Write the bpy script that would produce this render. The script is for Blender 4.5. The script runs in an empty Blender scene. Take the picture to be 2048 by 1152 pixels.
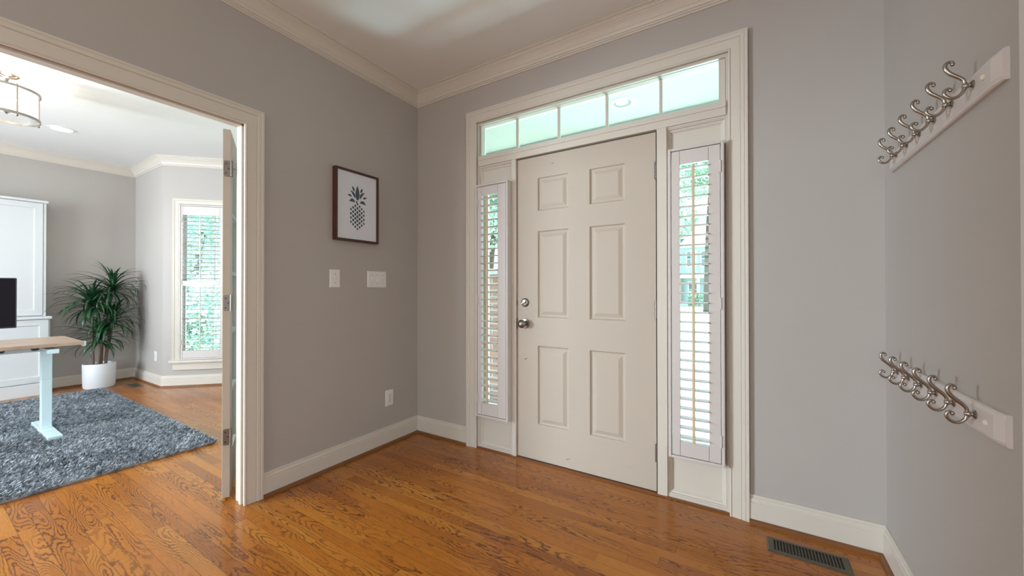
import bpy, bmesh, math, random
import numpy as np
from mathutils import Vector, Matrix

sc = bpy.context.scene
C = sc.collection
R = math.radians
random.seed(7)

# ------------------------------------------------------------------ camera
CAMZ = 1.152
cd = bpy.data.cameras.new('camera'); cam = bpy.data.objects.new('camera', cd); C.objects.link(cam)
cd.sensor_width = 36.0; cd.sensor_fit = 'HORIZONTAL'; cd.lens = 768.5 / 2048 * 36.0
cd.clip_start = .02; cd.clip_end = 300
cam.location = (0, 0, CAMZ)
yaw, pit, rol = R(31.7365), R(.3092), R(-.0454)
F = Vector((-math.sin(yaw) * math.cos(pit), math.cos(yaw) * math.cos(pit), math.sin(pit)))
RT = Vector((math.cos(yaw), math.sin(yaw), 0)); UP = RT.cross(F)
r2 = RT * math.cos(rol) + UP * math.sin(rol); u2 = UP * math.cos(rol) - RT * math.sin(rol)
cam.rotation_euler = Matrix((r2, u2, -F)).transposed().to_euler()
sc.camera = cam

# ------------------------------------------------------------------ view, world, sun, large lights
vs = sc.view_settings
sc.display_settings.display_device = 'sRGB'
vs.view_transform = 'Standard'; vs.look = 'None'; vs.gamma = 1.0; vs.use_curve_mapping = False
vs.exposure = -0.06

w = bpy.data.worlds.new('world'); sc.world = w; w.use_nodes = True
wn = w.node_tree.nodes; wl = w.node_tree.links
for n in list(wn): wn.remove(n)
sky = wn.new('ShaderNodeTexSky'); sky.sky_type = 'NISHITA'; sky.sun_disc = False
sky.sun_elevation = R(62); sky.sun_rotation = R(20); sky.air_density = 1.6; sky.dust_density = 3.0
mixw = wn.new('ShaderNodeMixRGB'); mixw.inputs[0].default_value = .55
mixw.inputs[2].default_value = (5.2, 6.4, 6.9, 1)
bgn = wn.new('ShaderNodeBackground'); bgn.inputs[1].default_value = .90
wo = wn.new('ShaderNodeOutputWorld')
wl.new(sky.outputs[0], mixw.inputs[1]); wl.new(mixw.outputs[0], bgn.inputs[0]); wl.new(bgn.outputs[0], wo.inputs[0])

def light(name, kind, loc, power, col, size=None, size_y=None, direction=None, spread=None, radius=None, angle=None):
    l = bpy.data.lights.new(name, kind); l.energy = power; l.color = col
    if kind == 'AREA':
        l.shape = 'RECTANGLE'; l.size = size; l.size_y = size_y or size
        if spread: l.spread = R(spread)
    if radius is not None and kind in ('POINT', 'SPOT'): l.shadow_soft_size = radius
    if kind == 'SUN' and angle: l.angle = R(angle)
    o = bpy.data.objects.new(name, l); C.objects.link(o); o.location = loc
    if direction is not None:
        o.rotation_euler = Vector(direction).to_track_quat('-Z', 'Y').to_euler()
    return o
light('sun', 'SUN', (5, 12, 20), 13.5, (1, .97, .92), direction=(-.28, -.32, -.9), angle=1.5)
# added fill lights behind and beside the camera, most at unseen window openings
light('hall_back_fill', 'AREA', (-1.3, -4.86, 1.5), 17, (1.0, .80, .62), 2.5, 1.8, (0, 1, 0))
light('hall_left_fill', 'AREA', (-2.36, -3.65, 1.45), 22, (.96, .95, 1.0), 1.8, 1.6, (1, 0, 0))
light('hall_overhead_fill', 'POINT', (-1.1, -.8, 2.42), 9, (1, .93, .84), radius=.16)  # added fill point near the ceiling, no fixture behind it
light('hall_side_fill', 'AREA', (3.15, -1.0, 1.5), 8, (1.0, .93, .86), 1.7, 1.7, (-1, 0, 0))
light('office_window_light', 'AREA', (-4.0, -2.72, 1.45), 92, (.74, .88, 1.0), 1.4, 1.7, (0, 1, .22))
light('office_tilted_fill', 'AREA', (-5.45, -2.95, 1.5), 330, (.74, .89, 1.0), 1.0, 1.7, (.76, .65, 0))  # tilted fill added to brighten the right wall through the office opening
# added spotlights standing in for sun bounced off walk and lawn through the transom
for nm_, p_, e_, r_ in (('front_walk_bounce_spot', (-.5, 4.62, -.22), 330, .22), ('lawn_edge_bounce_spot', (-.1, 6.6, -.40), 1350, .42)):
    light(nm_, 'SPOT', p_, e_, (.68, .88, 1.0), direction=Vector((-.9, 2.33, 2.25)) - Vector(p_), radius=r_)
    bpy.data.lights[nm_].spot_size = R(28); bpy.data.lights[nm_].spot_blend = .5

# ------------------------------------------------------------------ materials
def mat(name, col, rough=.5, metal=0, bump=0, bscale=200, spec=None, coat=0, var=0, vscale=4, trans=0, ior=1.45, emit=None, estr=0):
    m = bpy.data.materials.new(name); m.use_nodes = True
    nt = m.node_tree; b = nt.nodes['Principled BSDF']
    b.inputs['Base Color'].default_value = (*col, 1); b.inputs['Roughness'].default_value = rough
    b.inputs['Metallic'].default_value = metal
    if spec is not None: b.inputs['Specular IOR Level'].default_value = spec
    if coat: b.inputs['Coat Weight'].default_value = coat; b.inputs['Coat Roughness'].default_value = .12
    if trans: b.inputs['Transmission Weight'].default_value = trans; b.inputs['IOR'].default_value = ior
    if emit: b.inputs['Emission Color'].default_value = (*emit, 1); b.inputs['Emission Strength'].default_value = estr
    tc = None
    if bump or var:
        tc = nt.nodes.new('ShaderNodeTexCoord')
    if bump:
        n = nt.nodes.new('ShaderNodeTexNoise'); n.inputs['Scale'].default_value = bscale; n.inputs['Detail'].default_value = 3
        bp = nt.nodes.new('ShaderNodeBump'); bp.inputs['Strength'].default_value = bump; bp.inputs['Distance'].default_value = .002
        nt.links.new(tc.outputs['Object'], n.inputs['Vector']); nt.links.new(n.outputs[0], bp.inputs['Height']); nt.links.new(bp.outputs[0], b.inputs['Normal'])
    if var:
        n = nt.nodes.new('ShaderNodeTexNoise'); n.inputs['Scale'].default_value = vscale; n.inputs['Detail'].default_value = 4
        nt.links.new(tc.outputs['Object'], n.inputs['Vector'])
        mx = nt.nodes.new('ShaderNodeMixRGB'); mx.inputs[1].default_value = (*[c * (1 - var) for c in col], 1)
        mx.inputs[2].default_value = (*[min(1, c * (1 + var)) for c in col], 1)
        nt.links.new(n.outputs[0], mx.inputs[0]); nt.links.new(mx.outputs[0], b.inputs['Base Color'])
    return m

M = {}
M['wall'] = mat('wall_paint', (.465, .422, .388), .62, bump=.12, bscale=260, var=.02)
M['ceil'] = mat('ceiling_paint', (.85, .84, .83), .8, bump=.1, bscale=200)
M['trim'] = mat('trim_paint', (.67, .605, .525), .42, bump=.04, bscale=60)
M['door'] = mat('door_paint', (.53, .45, .37), .55, spec=.3, bump=.05, bscale=90, var=.02)
M['shutter'] = mat('shutter_paint', (.65, .585, .55), .45)
M['rod'] = mat('backlit_rod_tan', (.66, .52, .34), .4)  # backlit tan of the tilt rods put into the base colour
M['cab'] = mat('cabinet_paint', (.66, .665, .67), .35)
M['nickel'] = mat('satin_nickel', (.40, .36, .32), .24, 1)
M['nickel_dark'] = mat('aged_nickel', (.27, .235, .21), .33, 1)
M['hinge'] = mat('hinge_steel', (.24, .21, .20), .38, 1)
M['frame'] = mat('dark_walnut', (.070, .020, .010), .42, bump=.2, bscale=50, var=.45, vscale=14)
M['canvas'] = mat('white_board_print', (.74, .75, .80), .6, var=.03, vscale=30)
M['slate'] = mat('slate_ink', (.055, .095, .12), .6, var=.2, vscale=60)
M['plastic'] = mat('white_plastic', (.80, .77, .75), .3)
M['hole'] = mat('dark_slot', (.015, .013, .012), .6)
M['shoe'] = mat('stained_shoe_mould', (.20, .075, .022), .35, var=.25, vscale=10)
M['plug'] = mat('painted_plug', (.80, .70, .60), .4)
M['register'] = mat('bronze_register', (.115, .10, .07), .4, .4, var=.15, vscale=30)
M['deskmetal'] = mat('white_powder_coat', (.70, .84, .88), .35)
M['screen'] = mat('black_screen', (.012, .010, .016), .12)
M['blackp'] = mat('black_plastic', (.02, .02, .022), .4)
M['pot'] = mat('white_glazed_pot', (.70, .70, .71), .45, bump=.1, bscale=40)
M['soil'] = mat('potting_soil', (.035, .024, .016), .95, bump=.6, bscale=60)
M['bark'] = mat('cane_bark', (.16, .10, .07), .85, bump=.6, bscale=70, var=.3, vscale=30)
M['leaf'] = mat('dracaena_leaf', (.022, .080, .030), .36, var=.55, vscale=9)
M['bulb'] = mat('lit_bulb', (1, .9, .75), .3, emit=(1, .86, .66), estr=14)
M['canlens'] = mat('lit_recessed_lens', (1, .95, .9), .3, emit=(1, .93, .84), estr=6)
M['bark2'] = mat('tree_bark', (.09, .06, .045), .9, bump=.6, bscale=8)
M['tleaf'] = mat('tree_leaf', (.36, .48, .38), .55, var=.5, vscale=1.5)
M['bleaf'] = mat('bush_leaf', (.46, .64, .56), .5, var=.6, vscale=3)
M['grass'] = mat('lawn_grass', (.36, .42, .24), .9, bump=.7, bscale=30, var=.3, vscale=.8)
M['concrete'] = mat('concrete', (.62, .62, .62), .8, bump=.3, bscale=30, var=.06)
M['asphalt'] = mat('asphalt', (.36, .37, .40), .9, bump=.3, bscale=30, var=.1)
M['porch'] = mat('porch_paint', (.43, .47, .475), .6)
M['siding'] = mat('blue_grey_siding', (.36, .43, .50), .7)
M['roof'] = mat('roof_shingle', (.16, .15, .16), .85, bump=.6, bscale=6, var=.3, vscale=3)
M['white'] = mat('exterior_white', (.86, .86, .86), .55)
M['darkglass'] = mat('house_window_glass', (.10, .14, .17), .08)
M['ds'] = mat('door_strip', (.02, .018, .016), .7)

def glass_mat(name, tint, k=.06):
    m = bpy.data.materials.new(name); m.use_nodes = True; nt = m.node_tree
    for n in list(nt.nodes): nt.nodes.remove(n)
    t = nt.nodes.new('ShaderNodeBsdfTransparent'); t.inputs[0].default_value = (*tint, 1)
    g = nt.nodes.new('ShaderNodeBsdfGlossy'); g.inputs['Roughness'].default_value = .02
    mx = nt.nodes.new('ShaderNodeMixShader'); fr = nt.nodes.new('ShaderNodeFresnel'); fr.inputs[0].default_value = 1.35
    o = nt.nodes.new('ShaderNodeOutputMaterial')
    nt.links.new(fr.outputs[0], mx.inputs[0]); nt.links.new(t.outputs[0], mx.inputs[1]); nt.links.new(g.outputs[0], mx.inputs[2]); nt.links.new(mx.outputs[0], o.inputs[0])
    return m
M['glass'] = glass_mat('window_glass', (.86, .96, .97))
M['tglass'] = glass_mat('tinted_transom_glass', (.80, .92, .92))
M['lampglass'] = glass_mat('seeded_lamp_glass', (.95, .95, .95))
_nt = M['lampglass'].node_tree; _o = [n for n in _nt.nodes if n.type == 'OUTPUT_MATERIAL'][0]; _src = _o.inputs[0].links[0].from_socket
_t = _nt.nodes.new('ShaderNodeBsdfTranslucent'); _t.inputs[0].default_value = (.9, .88, .85, 1); _m = _nt.nodes.new('ShaderNodeMixShader'); _m.inputs[0].default_value = .22
_nt.links.new(_src, _m.inputs[1]); _nt.links.new(_t.outputs[0], _m.inputs[2]); _nt.links.new(_m.outputs[0], _o.inputs[0])

class NB:   # tiny node builder
    def __init__(s, nt): s.nt = nt
    def n(s, t, **k):
        x = s.nt.nodes.new(t)
        for a, b in k.items(): setattr(x, a, b)
        return x
    def sock(s, i, v):
        if hasattr(v, 'is_output') or isinstance(v, bpy.types.NodeSocket): s.nt.links.new(v, i)
        else: i.default_value = v
    def m(s, op, a, b=0, c=0):
        x = s.n('ShaderNodeMath', operation=op); s.sock(x.inputs[0], a); s.sock(x.inputs[1], b)
        if op in ('MULTIPLY_ADD', 'SMOOTH_MIN', 'WRAP', 'COMPARE'): s.sock(x.inputs[2], c)
        return x.outputs[0]
    def comb(s, a, b, c):
        x = s.n('ShaderNodeCombineXYZ'); s.sock(x.inputs[0], a); s.sock(x.inputs[1], b); s.sock(x.inputs[2], c); return x.outputs[0]
    def noise(s, v, scale, detail=2, rough=.5, dist=0):
        x = s.n('ShaderNodeTexNoise'); s.sock(x.inputs['Vector'], v); x.inputs['Scale'].default_value = scale
        x.inputs['Detail'].default_value = detail; x.inputs['Roughness'].default_value = rough; x.inputs['Distortion'].default_value = dist
        return x.outputs[0]
    def ramp(s, f, stops):
        x = s.n('ShaderNodeValToRGB'); s.sock(x.inputs[0], f); e = x.color_ramp.elements
        while len(e) < len(stops): e.new(.5)
        for i, (p, c) in enumerate(stops):
            e[i].position = p; e[i].color = (*c, 1) if len(c) == 3 else c
        return x.outputs[0]
    def mix(s, f, a, b, mode='MIX'):
        x = s.n('ShaderNodeMixRGB', blend_type=mode); s.sock(x.inputs[0], f); s.sock(x.inputs[1], a); s.sock(x.inputs[2], b); return x.outputs[0]

def oak_floor():
    m = bpy.data.materials.new('oak_strip_floor'); m.use_nodes = True; nt = m.node_tree; b = nt.nodes['Principled BSDF']
    B = NB(nt); g = B.n('ShaderNodeNewGeometry'); s = B.n('ShaderNodeSeparateXYZ'); nt.links.new(g.outputs['Position'], s.inputs[0])
    X, Y = s.outputs[0], s.outputs[1]
    W = .0572
    yr = B.m('DIVIDE', B.m('ADD', Y, .022), W); row = B.m('FLOOR', yr); fy = B.m('FRACT', yr)
    wn_ = B.n('ShaderNodeTexWhiteNoise', noise_dimensions='1D'); nt.links.new(row, wn_.inputs['W'])
    rr = wn_.outputs['Value']
    xl = B.m('DIVIDE', B.m('ADD', X, B.m('MULTIPLY', rr, 7.3)), B.m('ADD', .75, B.m('MULTIPLY', rr, .55)))
    col = B.m('FLOOR', xl); fx = B.m('FRACT', xl)
    wn2 = B.n('ShaderNodeTexWhiteNoise', noise_dimensions='2D'); nt.links.new(B.comb(row, col, 0), wn2.inputs['Vector'])
    s2 = B.n('ShaderNodeSeparateColor'); nt.links.new(wn2.outputs['Color'], s2.inputs[0])
    i1, i2, i3 = s2.outputs[0], s2.outputs[1], s2.outputs[2]
    # cathedral figure: contour lines of a stretched noise field, jagged by a finer one
    gx = B.m('ADD', B.m('MULTIPLY', X, 1.7), B.m('MULTIPLY', i1, 50))
    gy = B.m('ADD', B.m('MULTIPLY', Y, 12.0), B.m('MULTIPLY', i2, 50))
    base = B.noise(B.comb(gx, gy, B.m('MULTIPLY', i3, 9)), 1.0, 1.2, .45)
    jag = B.noise(B.comb(B.m('MULTIPLY', X, 40), B.m('MULTIPLY', Y, 70), i2), 1.0, 2)
    ph = B.m('ADD', B.m('MULTIPLY', base, B.m('ADD', 15, B.m('MULTIPLY', i3, 14))), B.m('MULTIPLY', jag, 1.1))
    tri = B.m('ABSOLUTE', B.m('SUBTRACT', B.m('FRACT', ph), .5))          # 0..0.5
    line = B.ramp(tri, [(.0, (1, 1, 1)), (.09, (.75, .75, .75)), (.22, (.12, .12, .12)), (.40, (0, 0, 0))])
    amt = B.noise(B.comb(B.m('MULTIPLY', X, 1.5), B.m('MULTIPLY', Y, 9), i1), 1.0, 1)
    amt = B.ramp(amt, [(.36, (.12, .12, .12)), (.58, (1, 1, 1))])
    line = B.m('MULTIPLY', line, amt)
    pores = B.noise(B.comb(B.m('MULTIPLY', X, 16), B.m('MULTIPLY', Y, 520), i3), 1.0, 3, .6)
    pores = B.ramp(pores, [(.48, (0, 0, 0)), (.68, (1, 1, 1))])
    tone = B.ramp(i1, [(0, (.28, .078, .008)), (.10, (.40, .130, .011)), (.45, (.46, .150, .011)), (.8, (.52, .185, .016)), (1, (.57, .23, .028))])
    cloud = B.noise(B.comb(B.m('MULTIPLY', X, 2), B.m('MULTIPLY', Y, 14), i2), 1.0, 3)
    tone = B.mix(B.m('MULTIPLY', cloud, .5), tone, (.40, .120, .010, 1))
    tone = B.mix(B.m('MULTIPLY', pores, .32), tone, (.20, .060, .008, 1))
    tone = B.mix(B.m('MULTIPLY', line, .90), tone, (.085, .018, .003, 1))
    e1 = B.m('LESS_THAN', fy, .018); e2 = B.m('GREATER_THAN', fy, .982); ex = B.m('LESS_THAN', fx, .0016)
    gap = B.m('MAXIMUM', B.m('MAXIMUM', e1, e2), ex)
    tone = B.mix(B.m('MULTIPLY', gap, .62), tone, (.05, .016, .006, 1))
    nt.links.new(tone, b.inputs['Base Color'])
    rn = B.noise(g.outputs['Position'], 3, 3)
    b.inputs['Roughness'].default_value = .3
    b.inputs['Specular IOR Level'].default_value = .3
    b.inputs['Coat Weight'].default_value = .35; b.inputs['Coat Roughness'].default_value = .13
    bp = B.n('ShaderNodeBump'); bp.inputs['Strength'].default_value = .12; bp.inputs['Distance'].default_value = .001
    hgt = B.m('SUBTRACT', B.m('MULTIPLY', B.noise(g.outputs['Position'], 6, 2), 1.5), B.m('ADD', gap, B.m('MULTIPLY', pores, .25)))
    nt.links.new(hgt, bp.inputs['Height']); nt.links.new(bp.outputs[0], b.inputs['Normal']); nt.links.new(bp.outputs[0], b.inputs['Coat Normal'])
    return m
M['oak'] = oak_floor()

def simple_wood(name, ca, cb, sx, sy, axis='Y'):
    m = bpy.data.materials.new(name); m.use_nodes = True; nt = m.node_tree; b = nt.nodes['Principled BSDF']
    B = NB(nt); g = B.n('ShaderNodeTexCoord'); s = B.n('ShaderNodeSeparateXYZ'); nt.links.new(g.outputs['Object'], s.inputs[0])
    n1 = B.noise(B.comb(B.m('MULTIPLY', s.outputs[0], sx), B.m('MULTIPLY', s.outputs[1], sy), s.outputs[2]), 1, 5, .65)
    nt.links.new(B.ramp(n1, [(.3, ca), (.7, cb)]), b.inputs['Base Color']); b.inputs['Roughness'].default_value = .42
    return m
M['deskwood'] = simple_wood('desk_oak_laminate', (.33, .21, .15), (.56, .40, .30), 60, 3)

def rug_mat():
    m = bpy.data.materials.new('grey_shag'); m.use_nodes = True; nt = m.node_tree; b = nt.nodes['Principled BSDF']
    B = NB(nt); g = B.n('ShaderNodeNewGeometry')
    n1 = B.noise(g.outputs['Position'], 26, 3); n2 = B.noise(g.outputs['Position'], 3, 2)
    s = B.n('ShaderNodeSeparateXYZ'); nt.links.new(g.outputs['Position'], s.inputs[0])
    c = B.ramp(B.m('ADD', B.m('MULTIPLY', n1, .7), B.m('MULTIPLY', n2, .3)), [(.33, (.09, .10, .12)), (.5, (.29, .31, .34)), (.68, (.56, .585, .61))])
    nt.links.new(c, b.inputs['Base Color']); b.inputs['Roughness'].default_value = .9
    b.inputs['Sheen Weight'].default_value = .4
    return m
M['rug'] = rug_mat()

def brick_mat():
    m = bpy.data.materials.new('red_brick'); m.use_nodes = True; nt = m.node_tree; b = nt.nodes['Principled BSDF']
    B = NB(nt); g = B.n('ShaderNodeNewGeometry'); s = B.n('ShaderNodeSeparateXYZ'); nt.links.new(g.outputs['Position'], s.inputs[0])
    k = B.n('ShaderNodeTexBrick'); nt.links.new(B.comb(B.m('ADD', s.outputs[0], s.outputs[1]), s.outputs[2], 0), k.inputs[0])
    k.inputs['Color1'].default_value = (.42, .20, .15, 1); k.inputs['Color2'].default_value = (.52, .30, .24, 1); k.inputs['Mortar'].default_value = (.52, .48, .44, 1)
    k.inputs['Scale'].default_value = 1; k.inputs['Brick Width'].default_value = .21; k.inputs['Row Height'].default_value = .072; k.inputs['Mortar Size'].default_value = .008
    nt.links.new(k.outputs[0], b.inputs['Base Color']); b.inputs['Roughness'].default_value = .85
    return m
M['brick'] = brick_mat()

# ------------------------------------------------------------------ helpers
def tag(o, label=None, cat=None, group=None, kind=None):
    if label: o['label'] = label
    if cat: o['category'] = cat
    if group: o['group'] = group
    if kind: o['kind'] = kind
    return o
def obj(name, bm, m, parent=None, smooth=False, bev=0, mats=None):
    me = bpy.data.meshes.new(name)
    bmesh.ops.recalc_face_normals(bm, faces=bm.faces)
    bm.to_mesh(me); bm.free()
    o = bpy.data.objects.new(name, me); C.objects.link(o)
    for x in (mats or [m]): me.materials.append(x)
    if smooth:
        me.shade_smooth()
        try: me.set_sharp_from_angle(angle=R(smooth if smooth > 1 else 40))
        except Exception: pass
    if bev:
        b = o.modifiers.new('bevel', 'BEVEL'); b.width = bev; b.segments = 2; b.limit_method = 'ANGLE'
    if parent: o.parent = parent
    return o
def struct(name, bm, m, **k):
    o = obj(name, bm, m, **k)
    if not k.get('parent'): o['kind'] = 'structure'
    return o
def thing(name, label, cat, loc=(0, 0, 0), rotz=0, group=None, kind=None):
    o = bpy.data.objects.new(name, None); C.objects.link(o); o.location = loc; o.rotation_euler = (0, 0, rotz)
    o.empty_display_size = .1
    return tag(o, label, cat, group, kind)
def BM(): return bmesh.new()
def box(bm, x0, x1, y0, y1, z0, z1):
    v = [bm.verts.new((x, y, z)) for x in (x0, x1) for y in (y0, y1) for z in (z0, z1)]
    for f in ((0, 1, 3, 2), (4, 6, 7, 5), (0, 4, 5, 1), (2, 3, 7, 6), (0, 2, 6, 4), (1, 5, 7, 3)):
        bm.faces.new([v[i] for i in f])
    return v
def boxes(L):
    bm = BM()
    for b in L: box(bm, *b)
    return bm
def prism(bm, pts, z0, z1):
    a = [bm.verts.new((x, y, z0)) for x, y in pts]; b = [bm.verts.new((x, y, z1)) for x, y in pts]
    n = len(pts); bm.faces.new(a[::-1]); bm.faces.new(b)
    for i in range(n): bm.faces.new((a[i], a[(i + 1) % n], b[(i + 1) % n], b[i]))
def lathe(bm, prof, seg=24, mtx=Matrix(), cap=True):
    rings = []
    for r, z in prof:
        rings.append([bm.verts.new(mtx @ Vector((r * math.cos(2 * math.pi * i / seg), r * math.sin(2 * math.pi * i / seg), z))) for i in range(seg)])
    for a, b in zip(rings, rings[1:]):
        for i in range(seg): bm.faces.new((a[i], a[(i + 1) % seg], b[(i + 1) % seg], b[i]))
    if cap:
        bm.faces.new(rings[0][::-1]); bm.faces.new(rings[-1])
def axis_mtx(p, d):
    return Matrix.Translation(Vector(p)) @ Vector(d).normalized().to_track_quat('Z', 'Y').to_matrix().to_4x4()
def cyl(bm, p, d, r, l, seg=20): lathe(bm, [(r, 0), (r, l)], seg, axis_mtx(p, d))
def catmull(P, k=6):
    P = [Vector(p) for p in P]; out = []
    for i in range(len(P) - 1):
        a = P[max(i - 1, 0)]; b = P[i]; c = P[i + 1]; d = P[min(i + 2, len(P) - 1)]
        for j in range(k):
            t = j / k
            out.append(.5 * ((2 * b) + (c - a) * t + (2 * a - 5 * b + 4 * c - d) * t * t + (3 * b - a - 3 * c + d) * t ** 3))
    out.append(P[-1]); return out
def tube(bm, P, rad, seg=10):
    n = len(P); rings = []
    up = None
    for i in range(n):
        t = (P[min(i + 1, n - 1)] - P[max(i - 1, 0)]).normalized()
        if up is None: up = t.orthogonal().normalized()
        up = (up - t * up.dot(t)).normalized(); s = t.cross(up)
        r = rad(i / (n - 1)) if callable(rad) else rad
        rings.append([bm.verts.new(P[i] + (up * math.cos(2 * math.pi * j / seg) + s * math.sin(2 * math.pi * j / seg)) * r) for j in range(seg)])
    for a, b in zip(rings, rings[1:]):
        for j in range(seg): bm.faces.new((a[j], a[(j + 1) % seg], b[(j + 1) % seg], b[j]))
    bm.faces.new(rings[0][::-1]); bm.faces.new(rings[-1])
def sweep(bm, path, prof, N, closed_prof=True):
    """profile (a,b): a along N x dir (mitred), b along N"""
    N = Vector(N); P = [Vector(p) for p in path]; n = len(P); secs = []
    dirs = [(P[i + 1] - P[i]).normalized() for i in range(n - 1)]
    for i in range(n):
        d0 = dirs[max(i - 1, 0)]; d1 = dirs[min(i, n - 2)]
        p0 = N.cross(d0); p1 = N.cross(d1); mt = (p0 + p1) / (1 + p0.dot(p1))
        secs.append([bm.verts.new(P[i] + mt * a + N * b) for a, b in prof])
    k = len(prof)
    for s0, s1 in zip(secs, secs[1:]):
        for j in range(k if closed_prof else k - 1):
            bm.faces.new((s0[j], s0[(j + 1) % k], s1[(j + 1) % k], s1[j]))
    bm.faces.new(secs[0]); bm.faces.new(secs[-1][::-1])
def panel_face(bm, us, vs_, panels, rings, mp):
    """flat face on grid us x vs_, cells in `panels` replaced by nested rings [(inset, depth)...]; mp(u,v,d)->Vector"""
    cache = {}
    def V(u, v):
        k = (round(u, 5), round(v, 5))
        if k not in cache: cache[k] = bm.verts.new(mp(u, v, 0))
        return cache[k]
    for i in range(len(us) - 1):
        for j in range(len(vs_) - 1):
            c = [(us[i], vs_[j]), (us[i + 1], vs_[j]), (us[i + 1], vs_[j + 1]), (us[i], vs_[j + 1])]
            o = [V(*p) for p in c]
            if (i, j) not in panels: bm.faces.new(o); continue
            prev = o
            for ins, dp in rings:
                q = [(us[i] + ins, vs_[j] + ins), (us[i + 1] - ins, vs_[j] + ins), (us[i + 1] - ins, vs_[j + 1] - ins), (us[i] + ins, vs_[j + 1] - ins)]
                cur = [bm.verts.new(mp(a, b, dp)) for a, b in q]
                for k in range(4): bm.faces.new((prev[k], prev[(k + 1) % 4], cur[(k + 1) % 4], cur[k]))
                prev = cur
            bm.faces.new(prev)
def copy_tree(o, parent=None):
    c = o.copy(); C.objects.link(c)
    if parent: c.parent = parent
    for ch in list(o.children): copy_tree(ch, c)
    return c

# ------------------------------------------------------------------ key dimensions
YW = 2.265      # front wall, room face
XL = -2.31      # left wall, room face
XR = .50        # right wall, room face
XO = -2.405     # left wall, office face
ZC = 2.743      # ceiling
XA = -6.905     # far office wall
YC = 1.70       # office alcove wall
BK = -4.8; RX = 3.0

# ------------------------------------------------------------------ room shell
struct('floor', boxes([(-7.1, RX + .15, BK - .15, YW + .15, -.12, 0), (-6.2, -2.45, YW + .15, 2.8, -.12, 0)]), M['oak'])
struct('ceiling', boxes([(-7.1, RX + .15, BK - .15, YW + .15, ZC, ZC + .15), (-6.2, -2.45, YW + .15, 2.8, ZC, ZC + .15)]), M['ceil'])
DX0, DX1, DZ = -1.735, -.06, 2.41
struct('wall_front', boxes([(XL - .1, DX0, YW, YW + .15, 0, ZC), (DX1, RX, YW, YW + .15, 0, ZC), (DX0, DX1, YW, YW + .15, DZ, ZC)]), M['wall'])
OY0, OY1, OZ = -.62, 1.02, 2.06
struct('wall_left', boxes([(XO, XL, OY1, YW, 0, ZC), (XO, XL, OY0, OY1, OZ, ZC), (XO, XL, -2.8, OY0, 0, ZC), (XO, XL, -4.5, -2.8, 0, .5), (XO, XL, -4.5, -2.8, 2.4, ZC), (XO, XL, BK, -4.5, 0, ZC)]), M['wall'])
struct('wall_right', boxes([(XR, XR + .12, 1.288, YW, 0, ZC)]), M['wall'])
struct('wall_back', boxes([(-7.1, -2.6, BK - .15, BK, 0, ZC), (-2.6, 0, BK - .15, BK, 0, .55), (-2.6, 0, BK - .15, BK, 2.45, ZC), (0, RX + .15, BK - .15, BK, 0, ZC)]), M['wall'])
struct('wall_hall', boxes([(RX, RX + .12, BK, -2, 0, ZC), (RX, RX + .12, -2, 0, 0, .6), (RX, RX + .12, -2, 0, 2.4, ZC), (RX, RX + .12, 0, YW + .15, 0, ZC)]), M['wall'])
struct('wall_office_back', boxes([(XA, XO, -2.6, -2.48, 0, .55), (XA, XO, -2.6, -2.48, 2.35, ZC), (XA, -5.95, -2.6, -2.48, .55, 2.35), (-3.25, XO, -2.6, -2.48, .55, 2.35)]), M['wall'])
struct('wall_office_far', boxes([(XA - .15, XA, -2.6, YC + .15, 0, ZC)]), M['wall'])
struct('wall_office_alcove', boxes([(XA, -5.93, YC, YC + .12, 0, ZC), (-2.79, XO, YC, YC + .12, 0, ZC)]), M['wall'])
def local_wall(name, loc, rotz, L, th, hole):
    """wall along local +x, room on local -y"""
    bm = BM(); u0, u1, z0, z1 = hole
    for b in ((0, u0, 0, th, 0, ZC), (u1, L, 0, th, 0, ZC), (u0, u1, 0, th, 0, z0), (u0, u1, 0, th, z1, ZC)): box(bm, *b)
    o = struct(name, bm, M['wall']); o.location = loc; o.rotation_euler = (0, 0, rotz); return o
BL = 1.273
B0 = (-5.93, YC)                      # bay corner
local_wall('wall_office_bay', (B0[0], B0[1], 0), R(45), BL, .13, (.17, 1.10, .33, 2.19))
B1 = (B0[0] + BL * .7071, B0[1] + BL * .7071)
FL = 5.93 - 2.79 - 2 * BL * .7071 + .0
local_wall('wall_office_bay_front', (B1[0], B1[1], 0), 0, FL, .13, (.17, FL - .17, .33, 2.19))
B2 = (B1[0] + FL, B1[1])
local_wall('wall_office_bay_side', (B2[0], B2[1], 0), R(-45), BL, .13, (.17, 1.10, .33, 2.19))

CROWN = [(0, -.104), (.006, -.104), (.008, -.101), (.008, -.096), (.011, -.094), (.014, -.094), (.014, -.085), (.020, -.083), (.023, -.074), (.024, -.066), (.027, -.064), (.034, -.052), (.044, -.038), (.055, -.028), (.055, -.023), (.061, -.020), (.066, -.013), (.071, -.011), (.071, -.006), (.078, -.005), (.078, 0), (0, 0)]
BASE = [(0, 0), (.016, 0), (.016, .096), (.012, .099), (.012, .102), (.0145, .104), (.0140, .112), (.010, .119), (.0065, .121), (.0065, .124), (.0085, .126), (.007, .135), (0, .135)]
SHOE = [(.016, 0), (.034, 0), (.033, .008), (.028, .015), (.022, .018), (.016, .0185)]
def hsweep(name, path, prof, z, m):
    bm = BM(); sweep(bm, [(x, y, z) for x, y in path], [(a, b) for a, b in prof], (0, 0, 1)); return struct(name, bm, m, smooth=25)
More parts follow.
